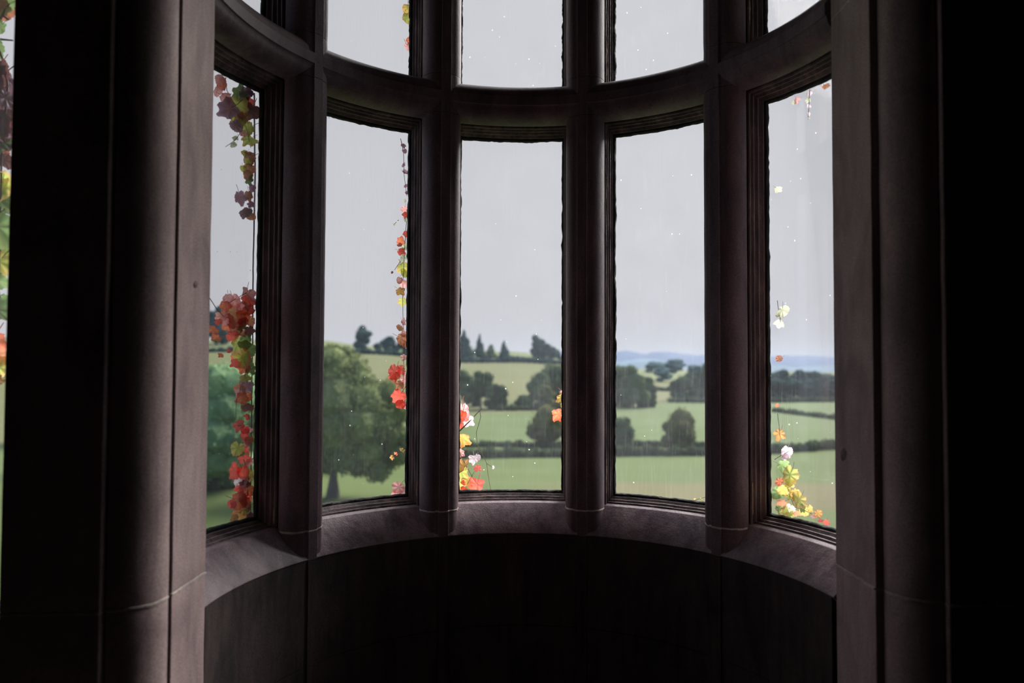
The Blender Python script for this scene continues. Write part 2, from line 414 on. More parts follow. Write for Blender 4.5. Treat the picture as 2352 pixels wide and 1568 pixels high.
for side, nm, lb in ((-1, 'wall_left', 'left pier of pale warm sandstone blocks with a round roll moulding'), (1, 'wall_right', 'right pier of mauve brown sandstone blocks with a round roll moulding')):
    root = empty(nm, (side*1.2, 0, 0)); tag(root, lb, 'pier', None, 'structure')
    zz = [(-1.55, JOINT-.0022), (JOINT+.0022, 1.1430), (1.1475, 2.4)] if side > 0 else [(-1.55, JOINT-.0022), (JOINT+.0022, 1.255), (1.2595, 2.4)]
    for k, (a, b) in enumerate(zz): link('pier_stone', pier_stone(side, a, b, side*5+k), M_JAMB, root)
    for zj in (JOINT, zz[1][1]+.002):
        # ragged mortar bed standing a little proud of the joint
        pf = [p for p in pier_profile(side)]; cxm = -1.2 if side < 0 else 1.3
        dense = []
        for a, b in zip(pf, pf[1:]+pf[:1]):
            L = math.hypot(a[0]-b[0], a[1]-b[1]); m = max(1, int(L/.008)) if L < .5 else 4
            for q_ in range(m): dense.append((a[0]+(b[0]-a[0])*q_/m, a[1]+(b[1]-a[1])*q_/m))
        rings = []
        for dz, s in ((-.0065, -1), (-.0035, 1), (.0025, 1), (.0050, -1)):
            rg = []
            for x, y in dense:
                out = (.0022+.0040*nz3(x*45, y*45, zj*7))*s - (.0035 if s < 0 else .002 if zj > 0 else 0)
                d = Vector((x-cxm, y+.05, 0)).normalized()*out
                rg.append(Vector((x+d.x, y+d.y, zj+EYE+dz+.0035*nz3(x*40, y*40, zj))))
            rings.append(rg)
        link('mortar_joint', loft('mortar_joint', rings, smooth=60), M_MORTAR, root)

# two weather marks on the pier faces: a dark drip on the left one, an oval stain on the right one
def mark(px, py, w_, h_, X, side, parent, mat, lean=0):
    d = ray(px, py); c = CAMP+d*((X-CAMP.x)/d.x); out, inn = [], []
    for k in range(18):
        a = 2*math.pi*k/18; q = 1+.25*nz3(k*.9, px, 0)
        y_, z_ = math.cos(a)*w_*q, math.sin(a)*h_*q*(1 if math.sin(a) < 0 else .8)
        out.append(Vector((X, c.y+y_+lean*z_, c.z+z_))); inn.append(Vector((X-side*.0025, c.y+y_*.8+lean*z_, c.z+z_*.85)))
    link('stain_mark', loft('stain_mark', [out, inn], smooth=60), mat, parent)
M_STAIN = stone('iron_stain', (.24, .16, .165), (.17, .115, .12), (.28, .20, .19), soot=.1)
for o_ in list(COL.objects):
    if o_.name == 'wall_left': mark(449, 652, .016, .013, -1.0005, -1, o_, M_STAIN, .3)
    if o_.name == 'wall_right': mark(1938, 1042, .022, .024, 1.0005, 1, o_, M_STAIN, -.25)

def box(name, lo, hi, mat, parent=None, bev=0):
    bm = bmesh.new(); bmesh.ops.create_cube(bm, size=1)
    for v in bm.verts:
        v.co = Vector([lo[k]+(hi[k]-lo[k])*(v.co[k]+.5) for k in range(3)])
    if bev: bmesh.ops.bevel(bm, geom=list(bm.edges), offset=bev, segments=1, affect='EDGES')
    me = bpy.data.meshes.new(name); bm.to_mesh(me); bm.free()
    return link(name, me, mat, parent)
# right hand room wall with ashlar courses, left wall with a second window, back wall, floor and ceiling
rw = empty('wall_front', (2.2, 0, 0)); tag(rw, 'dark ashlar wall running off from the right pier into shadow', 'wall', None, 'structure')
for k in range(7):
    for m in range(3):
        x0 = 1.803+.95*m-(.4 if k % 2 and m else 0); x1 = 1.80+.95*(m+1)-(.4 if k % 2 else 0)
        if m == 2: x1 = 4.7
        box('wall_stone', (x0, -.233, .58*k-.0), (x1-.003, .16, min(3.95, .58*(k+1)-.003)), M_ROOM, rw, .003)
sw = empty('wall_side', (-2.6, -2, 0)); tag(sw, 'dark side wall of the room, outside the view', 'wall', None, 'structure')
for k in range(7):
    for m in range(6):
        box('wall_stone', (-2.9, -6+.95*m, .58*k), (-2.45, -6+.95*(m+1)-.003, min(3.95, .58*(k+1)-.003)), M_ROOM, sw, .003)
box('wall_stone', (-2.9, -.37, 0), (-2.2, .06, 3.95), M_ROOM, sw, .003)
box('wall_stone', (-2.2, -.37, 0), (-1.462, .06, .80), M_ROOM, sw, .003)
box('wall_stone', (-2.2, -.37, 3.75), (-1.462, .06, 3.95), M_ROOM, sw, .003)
bw = tag(box('wall_back', (-2.9, -6.4, 0), (-.6, -6.0, 3.95), M_ROOM), 'dark back wall of the room beside the added, shut doorway', 'wall', None, 'structure')
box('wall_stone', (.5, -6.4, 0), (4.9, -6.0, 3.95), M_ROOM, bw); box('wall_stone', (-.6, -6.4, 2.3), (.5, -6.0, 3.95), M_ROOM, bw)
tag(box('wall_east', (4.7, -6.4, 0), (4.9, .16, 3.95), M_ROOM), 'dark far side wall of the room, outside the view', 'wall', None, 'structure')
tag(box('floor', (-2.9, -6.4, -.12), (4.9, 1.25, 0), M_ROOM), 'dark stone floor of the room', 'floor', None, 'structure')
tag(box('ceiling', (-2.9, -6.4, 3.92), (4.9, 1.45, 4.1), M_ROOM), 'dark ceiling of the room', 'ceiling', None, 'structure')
tag(box('light_block_door', (-.6, -6.25, 0), (.5, -6.18, 2.3), M_ROOM), 'added door blocking light at the back of the room, outside the view', 'door', None, 'structure')  # unseen door added to stop light coming in from behind
# glazing of the left hand window
wl = empty('window_11', (-1.83, -.1, 1.5)); tag(wl, 'glimpse of a leafy window beyond the left pier, at the left edge', 'window', None, 'structure')
gp = box('pane', (-2.2, -.003, .78), (-1.43, 0, 3.78), M_GLASS, wl)

# ---------------------------------------------------------------- ivy
def leaf_mesh(seed, kind):
    rr = random.Random(seed); N = 36; vs = [(0, 0, 0)]; rim = [0.]; vein = [1.]
    lob = {0: (3, .34), 1: (3, .22), 2: (1, .10), 3: (5, .26)}[kind]
    tips = {3: [90, 20, 160], 1: [90, 35, 145], 5: [90, 30, 150, -25, 205]}.get(lob[0], [90])
    if kind == 0: tips = [90, 22, 158]
    if kind == 2: tips = [90]
    cup = rr.uniform(-.45, .6); fold = rr.uniform(-.1, .55); curl = rr.uniform(-.5, .5)
    out = []
    for k in range(N):
        a = 360*k/N - 90
        r = .62
        for t in tips:
            d = abs((a-t+180) % 360-180)
            r = max(r, .62+.42*max(0, 1-d/34)**.8 * (1 if t == 90 else .75) + .0) if kind in (0, 3) else max(r, .72+.26*max(0, 1-d/60))
        db = abs((a+90+180) % 360-180)                      # notch at the stalk
        r *= 1-.42*max(0, 1-db/28)
        r *= 1+.05*(1 if k % 2 else -1)*(.6+.5*rr.random())
        out.append((a, r))
    for fr in (.45, .8, 1.0):
        for k, (a, r) in enumerate(out):
            x = math.cos(math.radians(a))*r*fr*.92; y = math.sin(math.radians(a))*r*fr
            z = cup*(x*x+y*y)*.55+fold*abs(x)*.6+curl*y*y*.5*(1 if y > 0 else .2)+.07*math.sin(a*.12+seed)*fr
            vs.append((x, y, z)); rim.append(fr if fr > .5 else .25)
            dv = min(abs((a-t+180) % 360-180) for t in tips); vein.append(max(0, 1-dv/9)*(1 if fr < .9 else .3))
    fs = [(0, 1+k, 1+(k+1) % N) for k in range(N)]
    for s in range(2):
        b = 1+s*N
        for k in range(N): fs.append((b+k, b+N+k, b+N+(k+1) % N, b+(k+1) % N))
    # a slim stalk
    b = len(vs)
    for t, (y, z) in enumerate(((-.25, .0), (-.7, .03), (-1.15, -.10))):
        for dx, dz in ((-.025, 0), (.025, 0), (0, .03)): vs.append((dx, y, z+dz+.02)); rim.append(0); vein.append(1)
    for t in range(2):
        for k in range(3): fs.append((b+t*3+k, b+t*3+(k+1) % 3, b+t*3+3+(k+1) % 3, b+t*3+3+k))
    me = bpy.data.meshes.new('leaf'); me.from_pydata(vs, [], fs)
    me.polygons.foreach_set('use_smooth', [True]*len(me.polygons))
    for nm, arr in (('rim', rim), ('vein', vein)):
        at = me.attributes.new(nm, 'FLOAT', 'POINT'); at.data.foreach_set('value', arr)
    return me
LEAVES = {}
def leaf(px, py, size, key, root, R=1.235, pos=None):
    kind = R_.choice((0, 0, 1, 1, 2, 3)) if size > 13 else R_.choice((0, 2, 2))
    sd = R_.randrange(4)
    k = (key, kind, sd)
    if k not in LEAVES:
        me = leaf_mesh(kind*10+sd, kind); me.materials.append(LM[key]); LEAVES[k] = me
    p = pos if pos is not None else on_cyl(px, py, R+R_.uniform(-.012, .012))
    dist = (p-CAMP).length
    o = bpy.data.objects.new('leaf', LEAVES[k]); COL.objects.link(o)
    s = size*dist/F*.68
    view = (CAMP-p).normalized()
    q = view.to_track_quat('Z', 'Y')
    from mathutils import Euler
    tilt = Euler((R_.uniform(-.75, .75), R_.uniform(-.75, .75), R_.uniform(2.0, 4.3))).to_quaternion()
    o.rotation_mode = 'QUATERNION'; o.rotation_quaternion = q @ tilt
    o.scale = (s, s, s); o.parent = root; o.location = p-Vector(root.location)
    return o
def stem(paths, root, mat, R=1.235, rad=.0016, name='stem', pts3=None):
    for path in (pts3 if pts3 else paths):
        pp = [on_cyl(x, y, R) for x, y in path] if not pts3 else path
        q = []                              # resample with a little wander
        for a, b in zip(pp, pp[1:]):
            m = max(1, int((b-a).length/.03))
            for k in range(m):
                v = a.lerp(b, k/m); q.append(v+Vector((nz3(v.x*30, v.y*30, v.z*30), nz3(v.x*30+5, v.y*30, v.z*30), 0))*.0015)
        q.append(pp[-1]); v, f = tube(q, rad, 5, .6)
        link(name, mesh(name, v, f, 60), mat, root)

def vine(label, leaves, stems, base, main=None, mat=None, R=1.235):
    root = empty('climbing_ivy', base); tag(root, label, 'ivy', 'ivy climbing on the outside of the bay')
    for a in leaves: leaf(*a, root, R)
    if stems: stem(stems, root, mat or M_STEM, R)
    if main: stem(main, root, M_STEM, R+.02, .0035, 'main_stem')
    return root
V1 = """512 190 26 O;500 205 22 K;514 222 26 K;552 213 34 G;566 210 28 P;528 250 42 P;546 241 40 Y;568 236 24 R;578 254 36 D;555 268 26 B;551 277 34 Y;541 287 26 P;571 294 32 Y;574 320 30 Y;560 305 14 K;541 316 13 N;537 331 13 N;566 352 18 Y;576 362 30 B;574 386 28 B;559 386 15 Y;573 411 22 G;580 430 16 P;549 451 32 P;573 447 24 B;578 468 18 P;567 487 28 P;577 494 20 B;
569 676 36 K;571 690 30 R;523 684 22 K;540 688 28 K;517 700 26 O;538 720 50 B;530 735 34 O;560 722 28 O;572 714 28 R;508 726 24 K;500 738 16 R;491 757 22 O;499 777 22 O;548 757 20 B;554 748 26 G;571 757 24 D;532 769 26 R;546 790 40 Y;556 822 46 E;541 832 22 R;562 842 28 O;571 802 28 G;508 815 13 O;526 806 10 R;573 735 26 B;565 775 22 G;572 850 26 G;
565 866 26 Y;553 893 30 B;566 884 28 P;558 913 28 O;567 932 26 D;570 955 16 R;550 974 28 R;557 992 28 R;573 985 16 K;546 1028 32 Y;563 1010 12 B;563 1032 16 R;562 1053 24 R;537 1078 36 R;557 1082 30 R;569 1086 26 Y;552 1104 26 W;564 1112 24 D;551 1120 22 R;559 1132 26 O;545 1150 34 O;561 1149 28 B;534 1156 18 R;569 1162 22 D;559 1169 22 Y;552 1181 32 A;539 1191 22 A;531 1199 10 W;571 1060 20 K;572 1125 22 O;572 1010 20 B;574 908 20 O;573 1185 20 D;563 702 24 B;550 703 20 K;556 738 24 R;545 742 22 O;524 745 24 O;516 738 16 K;560 790 26 G;566 815 26 Y;558 765 18 B;571 832 24 G;563 985 18 R;566 1100 22 B;555 1140 22 R;567 1145 20 R;548 1168 20 A;560 268 20 A;545 262 20 B;561 225 22 D;572 212 16 P;507 182 20 K;570 372 20 Y;571 400 20 B;568 1020 16 K;549 900 18 K"""
V2 = """926 333 13 P;929 346 12 P;927 378 11 P;929 395 13 P;933 425 10 P;934 442 8 P;931 460 8 N;930 480 18 K;932 492 15 R;931 504 10 N;905 515 7 N;912 508 5 N;932 535 15 R;922 553 19 O;918 563 13 O;920 577 19 R;932 567 15 N;926 592 24 N;924 612 26 Y;930 626 22 Y;917 643 16 K;929 650 22 K;918 668 22 A;925 690 22 Y;901 625 6 D;925 738 16 K;918 752 16 B;927 765 15 K;920 776 28 B;929 790 18 O;929 820 17 K;906 852 34 R;905 862 26 O;923 848 26 R;919 882 22 B;930 870 22 K;917 908 34 R;921 926 22 R;931 931 15 K;922 1033 15 Z;910 1041 10 O;901 1049 12 A;916 1118 26 K;905 1133 15 K;928 1127 24 K;937 18 26 Z;935 40 22 Y;939 108 24 K;941 92 14 O"""
V3 = """1062 942 42 K;1062 952 34 O;1074 965 28 W;1057 972 20 R;1063 1007 34 A;1064 1070 44 A;1060 1083 30 Y;1088 1053 22 W;1098 1048 16 W;1095 1075 19 R;1059 1108 24 Y;1094 1112 36 R;1074 1105 26 Z;1064 1107 13 R;1066 1123 15 R;1134 1072 8 W;1057 1040 18 K"""
V3R = """1290 912 28 Z;1295 900 20 K;1284 951 32 O;1294 962 24 O;1296 930 18 Y"""
V5 = """1791 995 26 A;1786 930 9 O;1791 823 15 B;1807 1035 26 W;1802 1046 18 W;1796 1067 28 G;1815 1090 40 Y;1812 1108 24 Y;1803 1122 26 Y;1826 1130 20 Z;1835 1146 36 Y;1815 1140 18 Y;1791 1105 18 O;1788 1130 28 G;1798 1152 22 B;1790 1166 22 G;1812 1166 28 N;1830 1178 19 B;1848 1172 20 Y;1862 1166 17 Z;1879 1178 15 A;1870 1186 12 K;1885 1197 11 R;1899 1198 13 R;1803 1170 20 Y;1816 1182 20 Y;1841 1165 20 G;1797 712 28 N;1791 740 22 N;1788 722 12 N"""
V5T = """1895 197 17 B;1859 213 13 W;1856 229 11 N;1856 244 9 W;1856 262 9 W;1858 272 5 N;1828 229 15 K;1786 433 17 N;1824 235 9 N"""
V4 = """1597 1147 7 Z;1632 1148 8 Z;1610 1145 5 Y"""
def prs(s): return [(float(a), float(b), float(c), d) for a, b, c, d in (x.split() for x in s.replace('\n', '').split(';') if x.strip())]
vine('red, russet and lime ivy trailing down the narrow light beside the left pier', prs(V1),
     [[(518, 178), (522, 208), (540, 240), (556, 275), (568, 300), (576, 340)], [(566, 262), (556, 300), (540, 322), (518, 337)], [(481, 684), (497, 708), (520, 735), (530, 758)], [(566, 672), (545, 684), (523, 697)],
      [(570, 838), (558, 875), (543, 918), (542, 962)], [(545, 978), (570, 974)], [(560, 1055), (572, 1100), (566, 1150)]], on_cyl(575, 1195, 1.235),
     [[(584, 214), (586, 400), (582, 600), (580, 800), (577, 1000), (576, 1190)]])
vine('thin ivy with scarlet leaves hanging along the right edge of the oak tree light', prs(V2),
     [[(920, 318), (927, 350), (928, 400), (934, 450)], [(915, 505), (905, 515)], [(920, 600), (906, 620)], [(930, 1030), (900, 1050)], [(936, 480), (930, 560), (926, 640), (925, 700), (928, 800), (926, 900)]], on_cyl(930, 1135, 1.235))
vine('ivy sprigs with bare forked twigs at the lower left corner of the middle light', prs(V3), None, on_cyl(1057, 1128, 1.235))
r3 = [o for o in COL.objects if o.name.startswith('climbing_ivy')][-1]
stem([[(1053, 992), (1080, 966), (1106, 938)]], r3, M_STEM, 1.22, .0035, 'broken_twig')
stem([[(1102, 943), (1104, 958), (1094, 992), (1096, 1018), (1118, 1064), (1121, 1088), (1127, 1127)], [(1118, 1064), (1133, 1074)], [(1054, 1034), (1063, 1055), (1088, 1100), (1098, 1112), (1098, 1128)], [(1072, 1115), (1090, 1082)]], r3, M_STEMG, 1.22, .0017, 'twig')
vine('two yellow and orange ivy leaves at the right edge of the middle light', prs(V3R), [[(1299, 890), (1294, 930), (1297, 970)]], on_cyl(1297, 960, 1.235))
vine('leafy lime green ivy heaped in the bottom corner of the spider thread light', prs(V5),
     [[(1779, 1055), (1795, 1045), (1812, 1036)], [(1783, 1098), (1800, 1118), (1812, 1135), (1826, 1165), (1845, 1170), (1875, 1185), (1900, 1200)], [(1785, 690), (1793, 740)], [(1786, 950), (1792, 1000)]], on_cyl(1790, 1185, 1.235), mat=M_STEMG)
vine('wisps of pale ivy hanging from the top of the spider thread light', prs(V5T), [[(1860, 205), (1856, 275)]], on_cyl(1858, 205, 1.235))
vine('single yellow ivy tendril at the foot of the round bush light', prs(V4), [[(1595, 1148), (1612, 1144), (1636, 1136)]], on_cyl(1632, 1150, 1.235), mat=M_STEMG)
# the ivy seen past the left pier
rl = empty('climbing_ivy', on_y(0, 500, .10)); tag(rl, 'dark tangle of green and purple ivy past the left pier at the picture edge', 'ivy', 'ivy climbing on the outside of the bay')
for a in """14 5 44 G;8 20 40 B;22 12 30 B;4 62 30 G;8 150 26 D;2 165 46 D;14 175 34 P;4 205 50 P;16 225 34 P;0 245 50 P;12 262 34 D;5 285 40 D;14 300 26 P;2 320 40 G;16 330 26 D;6 350 36 B;12 365 30 D;2 410 60 Y;10 432 44 Y;0 455 50 G;10 470 34 G;-2 520 70 G;8 545 44 G;2 580 60 Y;0 600 50 Y;4 690 30 G;-4 710 44 G;0 812 34 B;-3 840 40 Y;-6 870 30 A;-10 300 60 P;-12 180 60 D;-10 500 60 G;-12 640 40 G;-20 100 50 G;-20 780 50 O""".split(';'):
    x, y, s, k = a.split(); leaf(0, 0, float(s), k, rl, pos=on_y(float(x)-3, float(y), .10+R_.uniform(-.02, .02)))
stem(None, rl, M_STEM, rad=.004, pts3=[[on_y(x, y, .10) for x, y in q_] for q_ in ([(-5, 90), (30, 93)], [(-8, 100), (12, 150), (18, 200), (5, 330), (0, 500), (-8, 900)], [(0, 45), (12, 22), (26, 8)], [(5, 35), (20, 46)])])

# spider threads across the end light
sp_ = []
for a, b in (((1808, 905), (1826, 1120)), ((1806, 905), (1806, 1010)), ((1797, 880), (1798, 1040)), ((1790, 860), (1790, 1090)), ((1812, 905), (1822, 1010)), ((1784, 900), (1785, 1100)), ((1801, 940), (1803, 1020))):
    sp_.append([on_cyl(*a, 1.192), on_cyl(*b, 1.192)])
ct = empty('cobweb', on_cyl(1800, 905, 1.192)); tag(ct, 'fine pale spider threads strung down the light beside the right pier', 'cobweb')
stem(None, ct, simple('spider_silk', (.75, .8, .78), .4, .05), rad=.00022, name='spider_thread', pts3=sp_)

# ---------------------------------------------------------------- landscape
RR = [0, 180, 250, 330, 450, 620, 800]
PX = [-1400, 300, 480, 730, 850, 1060, 1176, 1300, 1420, 1530, 1630, 1917, 3600]
ZZ = [[-12, -11, -9, -2, 6, 17, 12], [-12, -11, -8, -1, 6.3, 17.5, 12], [-12, -12, -8, -1, 7, 18, 10], [-12, -12, -9, -2, 6.8, 19.5, 12], [-12, -12, -9.9, -4, 5.5, 14.0, 8], [-12, -12, -10.4, -6, .6, 13.5, 4],
      [-12, -12, -10.8, -6.6, .8, 10.5, 2], [-12, -12, -12, -10, 0, 4.2, -4], [-12, -12, -12, -11, -6.8, -5.6, -8], [-12, -12, -12, -12, -9.5, -7.5, -9], [-12, -12, -12, -12, -12, -11, -12], [-12, -12, -12, -12, -12, -12, -12], [-12, -12, -12, -12, -12, -12, -12]]
def az(px): return math.atan((px-1176)/F)+YAW
AZ = [az(p) for p in PX]
ZA = np.array(ZZ, float)
def sm(t): return t*t*(3-2*t)
def terr(x, y):
    dx, dy = x-CAMP.x, y-CAMP.y; r = math.hypot(dx, dy); a = math.atan2(dx, dy)
    i = max(0, min(len(AZ)-2, int(np.searchsorted(AZ, a))-1)); u = min(1, max(0, (a-AZ[i])/(AZ[i+1]-AZ[i])))
    j = max(0, min(len(RR)-2, int(np.searchsorted(RR, r))-1)); v = min(1, max(0, (r-RR[j])/(RR[j+1]-RR[j])))
    u = sm(u)
    z = (ZA[i, j]*(1-u)+ZA[i+1, j]*u)*(1-v)+(ZA[i, j+1]*(1-u)+ZA[i+1, j+1]*u)*v
    return EYE+z+(.15+.0012*r)*nz3(x*.02, y*.02, 0)*min(1, r/60)
def pol(a, r): return CAMP.x+r*math.sin(a), CAMP.y+r*math.cos(a)
def interp(tab, px): return float(np.interp(px, [t[0] for t in tab], [t[1] for t in tab]))
HEDGE1 = [(-1400, 80), (480, 82), (930, 88), (1060, 91), (1300, 93), (1420, 95), (1530, 97), (1630, 99), (1780, 105), (1917, 113), (3600, 130)]
TREEL = [(-1400, 120), (480, 120), (730, 160), (1060, 168), (1176, 176), (1300, 182), (1420, 200), (1530, 228), (1630, 234), (1780, 245), (1917, 258), (3600, 300)]
HEDGE2 = [(-1400, 430), (480, 450), (3600, 450)]
def ground(name, label, rin, rout, mat, n=120, m=14, a0=-1.15, a1=1.15):
    vs, fs = [], []
    for i in range(n+1):
        a = a0+(a1-a0)*i/n; px = 1176+F*math.tan(a-YAW)
        ra, rb = (interp(rin, px) if isinstance(rin, list) else rin), (interp(rout, px) if isinstance(rout, list) else rout)
        for j in range(m+1):
            r = ra+(rb-ra)*j/m; x, y = pol(a, r); vs.append((x, y, terr(x, y)))
    for i in range(n):
        for j in range(m):
            k = i*(m+1)+j; fs.append((k, k+1, k+m+2, k+m+1))
    me = mesh(name, vs, fs, 80, False)
    o = link(name, me, mat); tag(o, label, 'field', None, 'structure'); return o
def field_mat(name, c1, c2, band=None, rows=0):
    m, g = newmat(name)
    geo = g.n('ShaderNodeNewGeometry'); pos = geo.outputs['Position']
    mp = g.n('ShaderNodeMapping'); g.l(pos, mp.inputs[0]); mp.inputs['Scale'].default_value = (.35, 1, 1)
    n = g.noise(.12, 5, .6, mp.outputs[0])
    c = g.ramp(n, [(.35, c1), (.65, c2)])
    if band:       # dry, worn strip of turf at a given distance from the house
        s = g.n('ShaderNodeSeparateXYZ'); g.l(pos, s.inputs[0])
        yy = g.math('ADD', s.outputs['Y'], g.math('MULTIPLY', g.noise(.09, 3, .5, pos), 9))
        xx = g.ramp(g.math('DIVIDE', s.outputs['X'], 60.0), [(.0, 0.0), (.12, .8), (1, 1.0)])
        bb = g.math('MULTIPLY', g.ramp(g.math('DIVIDE', yy, 100.0), [(band[0], 0.0), (band[0]+.03, 1.0), (band[1], 1.0), (band[1]+.04, 0.0)]), xx)
        c = g.mix(bb, c, band[2])
    b = g.n('ShaderNodeBsdfPrincipled'); g.l(c, b.inputs['Base Color']); b.inputs['Roughness'].default_value = .9; b.inputs['Specular IOR Level'].default_value = .1
    o = g.n('ShaderNodeOutputMaterial'); g.l(b.outputs[0], o.inputs[0]); return m
GR1 = field_mat('mown_meadow', (0.084, 0.116, 0.033), (0.099, 0.132, 0.040), (.60, .735, (0.141, 0.121, 0.054)))
GR2 = field_mat('valley_pasture', (0.086, 0.122, 0.039), (0.101, 0.136, 0.048))
GR3 = field_mat('dry_hill_pasture', (0.118, 0.125, 0.049), (0.135, 0.138, 0.059))
GR4 = field_mat('hilltop_pasture', (0.116, 0.148, 0.057), (0.148, 0.153, 0.067))
ground('meadow_ground', 'near green meadow with a dry tan strip, below the windows', 4, HEDGE1, GR1)
ground('pasture_ground', 'light green pasture between the long hedge and the valley trees', HEDGE1, TREEL, GR2)
ground('hillside_ground', 'tan green hillside field rising behind the valley trees', TREEL, HEDGE2, GR3)
ground('hilltop_ground', 'pale hilltop fields along the skyline above the upper hedge', HEDGE2, 640, GR4)
ground('valley_ground', 'hazy wooded valley floor beyond the fields', 640, 1300, GR4)

def foliage_mat(name, c1, c2, trans=.25):
    m, g = newmat(name)
    geo = g.n('ShaderNodeNewGeometry')
    n = g.noise(.9, 4, .6, geo.outputs['Position']); rnd = geo.outputs['Random Per Island']
    c = g.ramp(g.math('ADD', g.math('MULTIPLY', n, .6), g.math('MULTIPLY', rnd, .4)), [(.25, c1), (.75, c2)])
    b = g.n('ShaderNodeBsdfDiffuse'); g.l(c, b.inputs[0]); t = g.n('ShaderNodeBsdfTranslucent'); g.l(c, t.inputs[0])
    ms = g.n('ShaderNodeMixShader'); ms.inputs[0].default_value = trans; g.l(b.outputs[0], ms.inputs[1]); g.l(t.outputs[0], ms.inputs[2])
    o = g.n('ShaderNodeOutputMaterial'); g.l(ms.outputs[0], o.inputs[0]); return m
FO_OAK = foliage_mat('oak_foliage', (0.109, 0.134, 0.065), (0.269, 0.306, 0.128))
FO_DARK = foliage_mat('dark_foliage', (0.034, 0.056, 0.034), (0.086, 0.124, 0.056))
FO_MID = foliage_mat('mid_foliage', (0.061, 0.086, 0.047), (0.138, 0.172, 0.078))
FO_OLIVE = foliage_mat('olive_foliage', (0.083, 0.090, 0.038), (0.165, 0.165, 0.068))
FO_HEDGE = foliage_mat('hedge_foliage', (0.038, 0.056, 0.034), (0.098, 0.128, 0.064))
FO_HAZE = foliage_mat('haze_tinted_foliage', (.085, .135, .145), (.12, .185, .175))  # pale blue of distance haze mixed into the leaf colour
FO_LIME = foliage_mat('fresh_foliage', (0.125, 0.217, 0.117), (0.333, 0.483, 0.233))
FO_FAR = foliage_mat('haze_blue_foliage', (0.038, 0.064, 0.064), (0.068, 0.105, 0.090))  # bluish cast of haze put into this foliage colour
BL = simple('haze_blue_hill', (0.024, 0.050, 0.120), .95, .25, .02)  # the blue is distance haze set in the base colour

NPR = np.random.RandomState(11)
def leaf_cloud(lobes, count, size):
    """lobes: (x,y,z,rx,ry,rz) -> quads scattered through the outer shell of the lobes"""
    lb = np.array(lobes); wts = lb[:, 3]*lb[:, 5]; ids = NPR.choice(len(lb), count, p=wts/wts.sum())
    d = NPR.normal(size=(count, 3)); d /= np.linalg.norm(d, axis=1)[:, None]
    rad = NPR.uniform(.78, 1.10, count)[:, None]
    c = lb[ids, :3]+d*lb[ids, 3:6]*rad
    u = NPR.normal(size=(count, 3)); u /= np.linalg.norm(u, axis=1)[:, None]
    v = np.cross(u, NPR.normal(size=(count, 3))); v /= np.linalg.norm(v, axis=1)[:, None]
    s = size*NPR.uniform(.6, 1.3, count)[:, None]
    q = np.stack([c-u*s, c-v*s*.6, c+u*s, c+v*s*.6], 1)
    return q.reshape(-1, 3)
def ball(lobe, sub, seed, amp=.22):
    bm = bmesh.new(); bmesh.ops.create_icosphere(bm, subdivisions=sub, radius=1)
    vs = []
    for v in bm.verts:
        k = .90+amp*mnoise.noise(v.co*2.2+Vector((seed, 0, 0)))+amp*.6*mnoise.noise(v.co*5+Vector((0, seed, 0)))
        vs.append((lobe[0]+v.co.x*lobe[3]*k, lobe[1]+v.co.y*lobe[4]*k, lobe[2]+v.co.z*lobe[5]*k))
    fs = [[v.index for v in f.verts] for f in bm.faces]; bm.free(); return vs, fs
def crown_mesh(lobes, count, size, mat, sub=2):
    vs, fs = [], []
    for i, l in enumerate(lobes):
        v, f = ball(l, sub, i*3.1); o = len(vs); vs += v; fs += [tuple(k+o for k in x) for x in f]
    q = leaf_cloud(lobes, count, size); o = len(vs); nq = len(q)//4
    vs = np.concatenate([np.array(vs), q]); 
    fs += [(o+4*k, o+4*k+1, o+4*k+2, o+4*k+3) for k in range(nq)]
    me = bpy.data.meshes.new('crown'); me.from_pydata(vs.tolist(), [], fs); me.materials.append(mat); return me
def lobes_round(h, w, n, seed, base=.22, taper=.5):
    rr = random.Random(seed); out = [(0, 0, h*.6, w*.36, w*.36, h*.30)]
    for i in range(n):
        f = rr.random(); z = h*(base+(1-base)*f*.86); prof = math.sin(math.pi*(.12+.80*f)**.85)**taper
        a = rr.uniform(0, 6.28); rad = w*.5*prof*rr.uniform(.35, .74)
        s = w*rr.uniform(.13, .22)
        out.append((rad*math.cos(a), rad*math.sin(a), z, s, s, s*rr.uniform(.65, .95)*min(1.3, h/w)))
    return out
def lobes_cone(h, w, n, seed):
    rr = random.Random(seed); out = []
    for i in range(n):
        f = i/(n-1); s = w*(.34*(1-f)+.07); out.append((w*.06*rr.uniform(-1, 1), w*.06*rr.uniform(-1, 1), h*(.16+.80*f), s, s, h/n*1.3))
    return out
def lobes_dome(h, w, n, seed):
    rr = random.Random(seed); out = [(0, 0, h*.44, w*.42, w*.42, h*.44), (0, 0, h*.66, w*.28, w*.28, h*.30)]
    for i in range(n):
        a = rr.uniform(0, 6.28); f = rr.uniform(.08, .86); rad = w*.38*(1-max(0, f-.35)**1.6*1.9)
        out.append((rad*math.cos(a), rad*math.sin(a), h*f, w*.13, w*.13, h*.11))
    return out
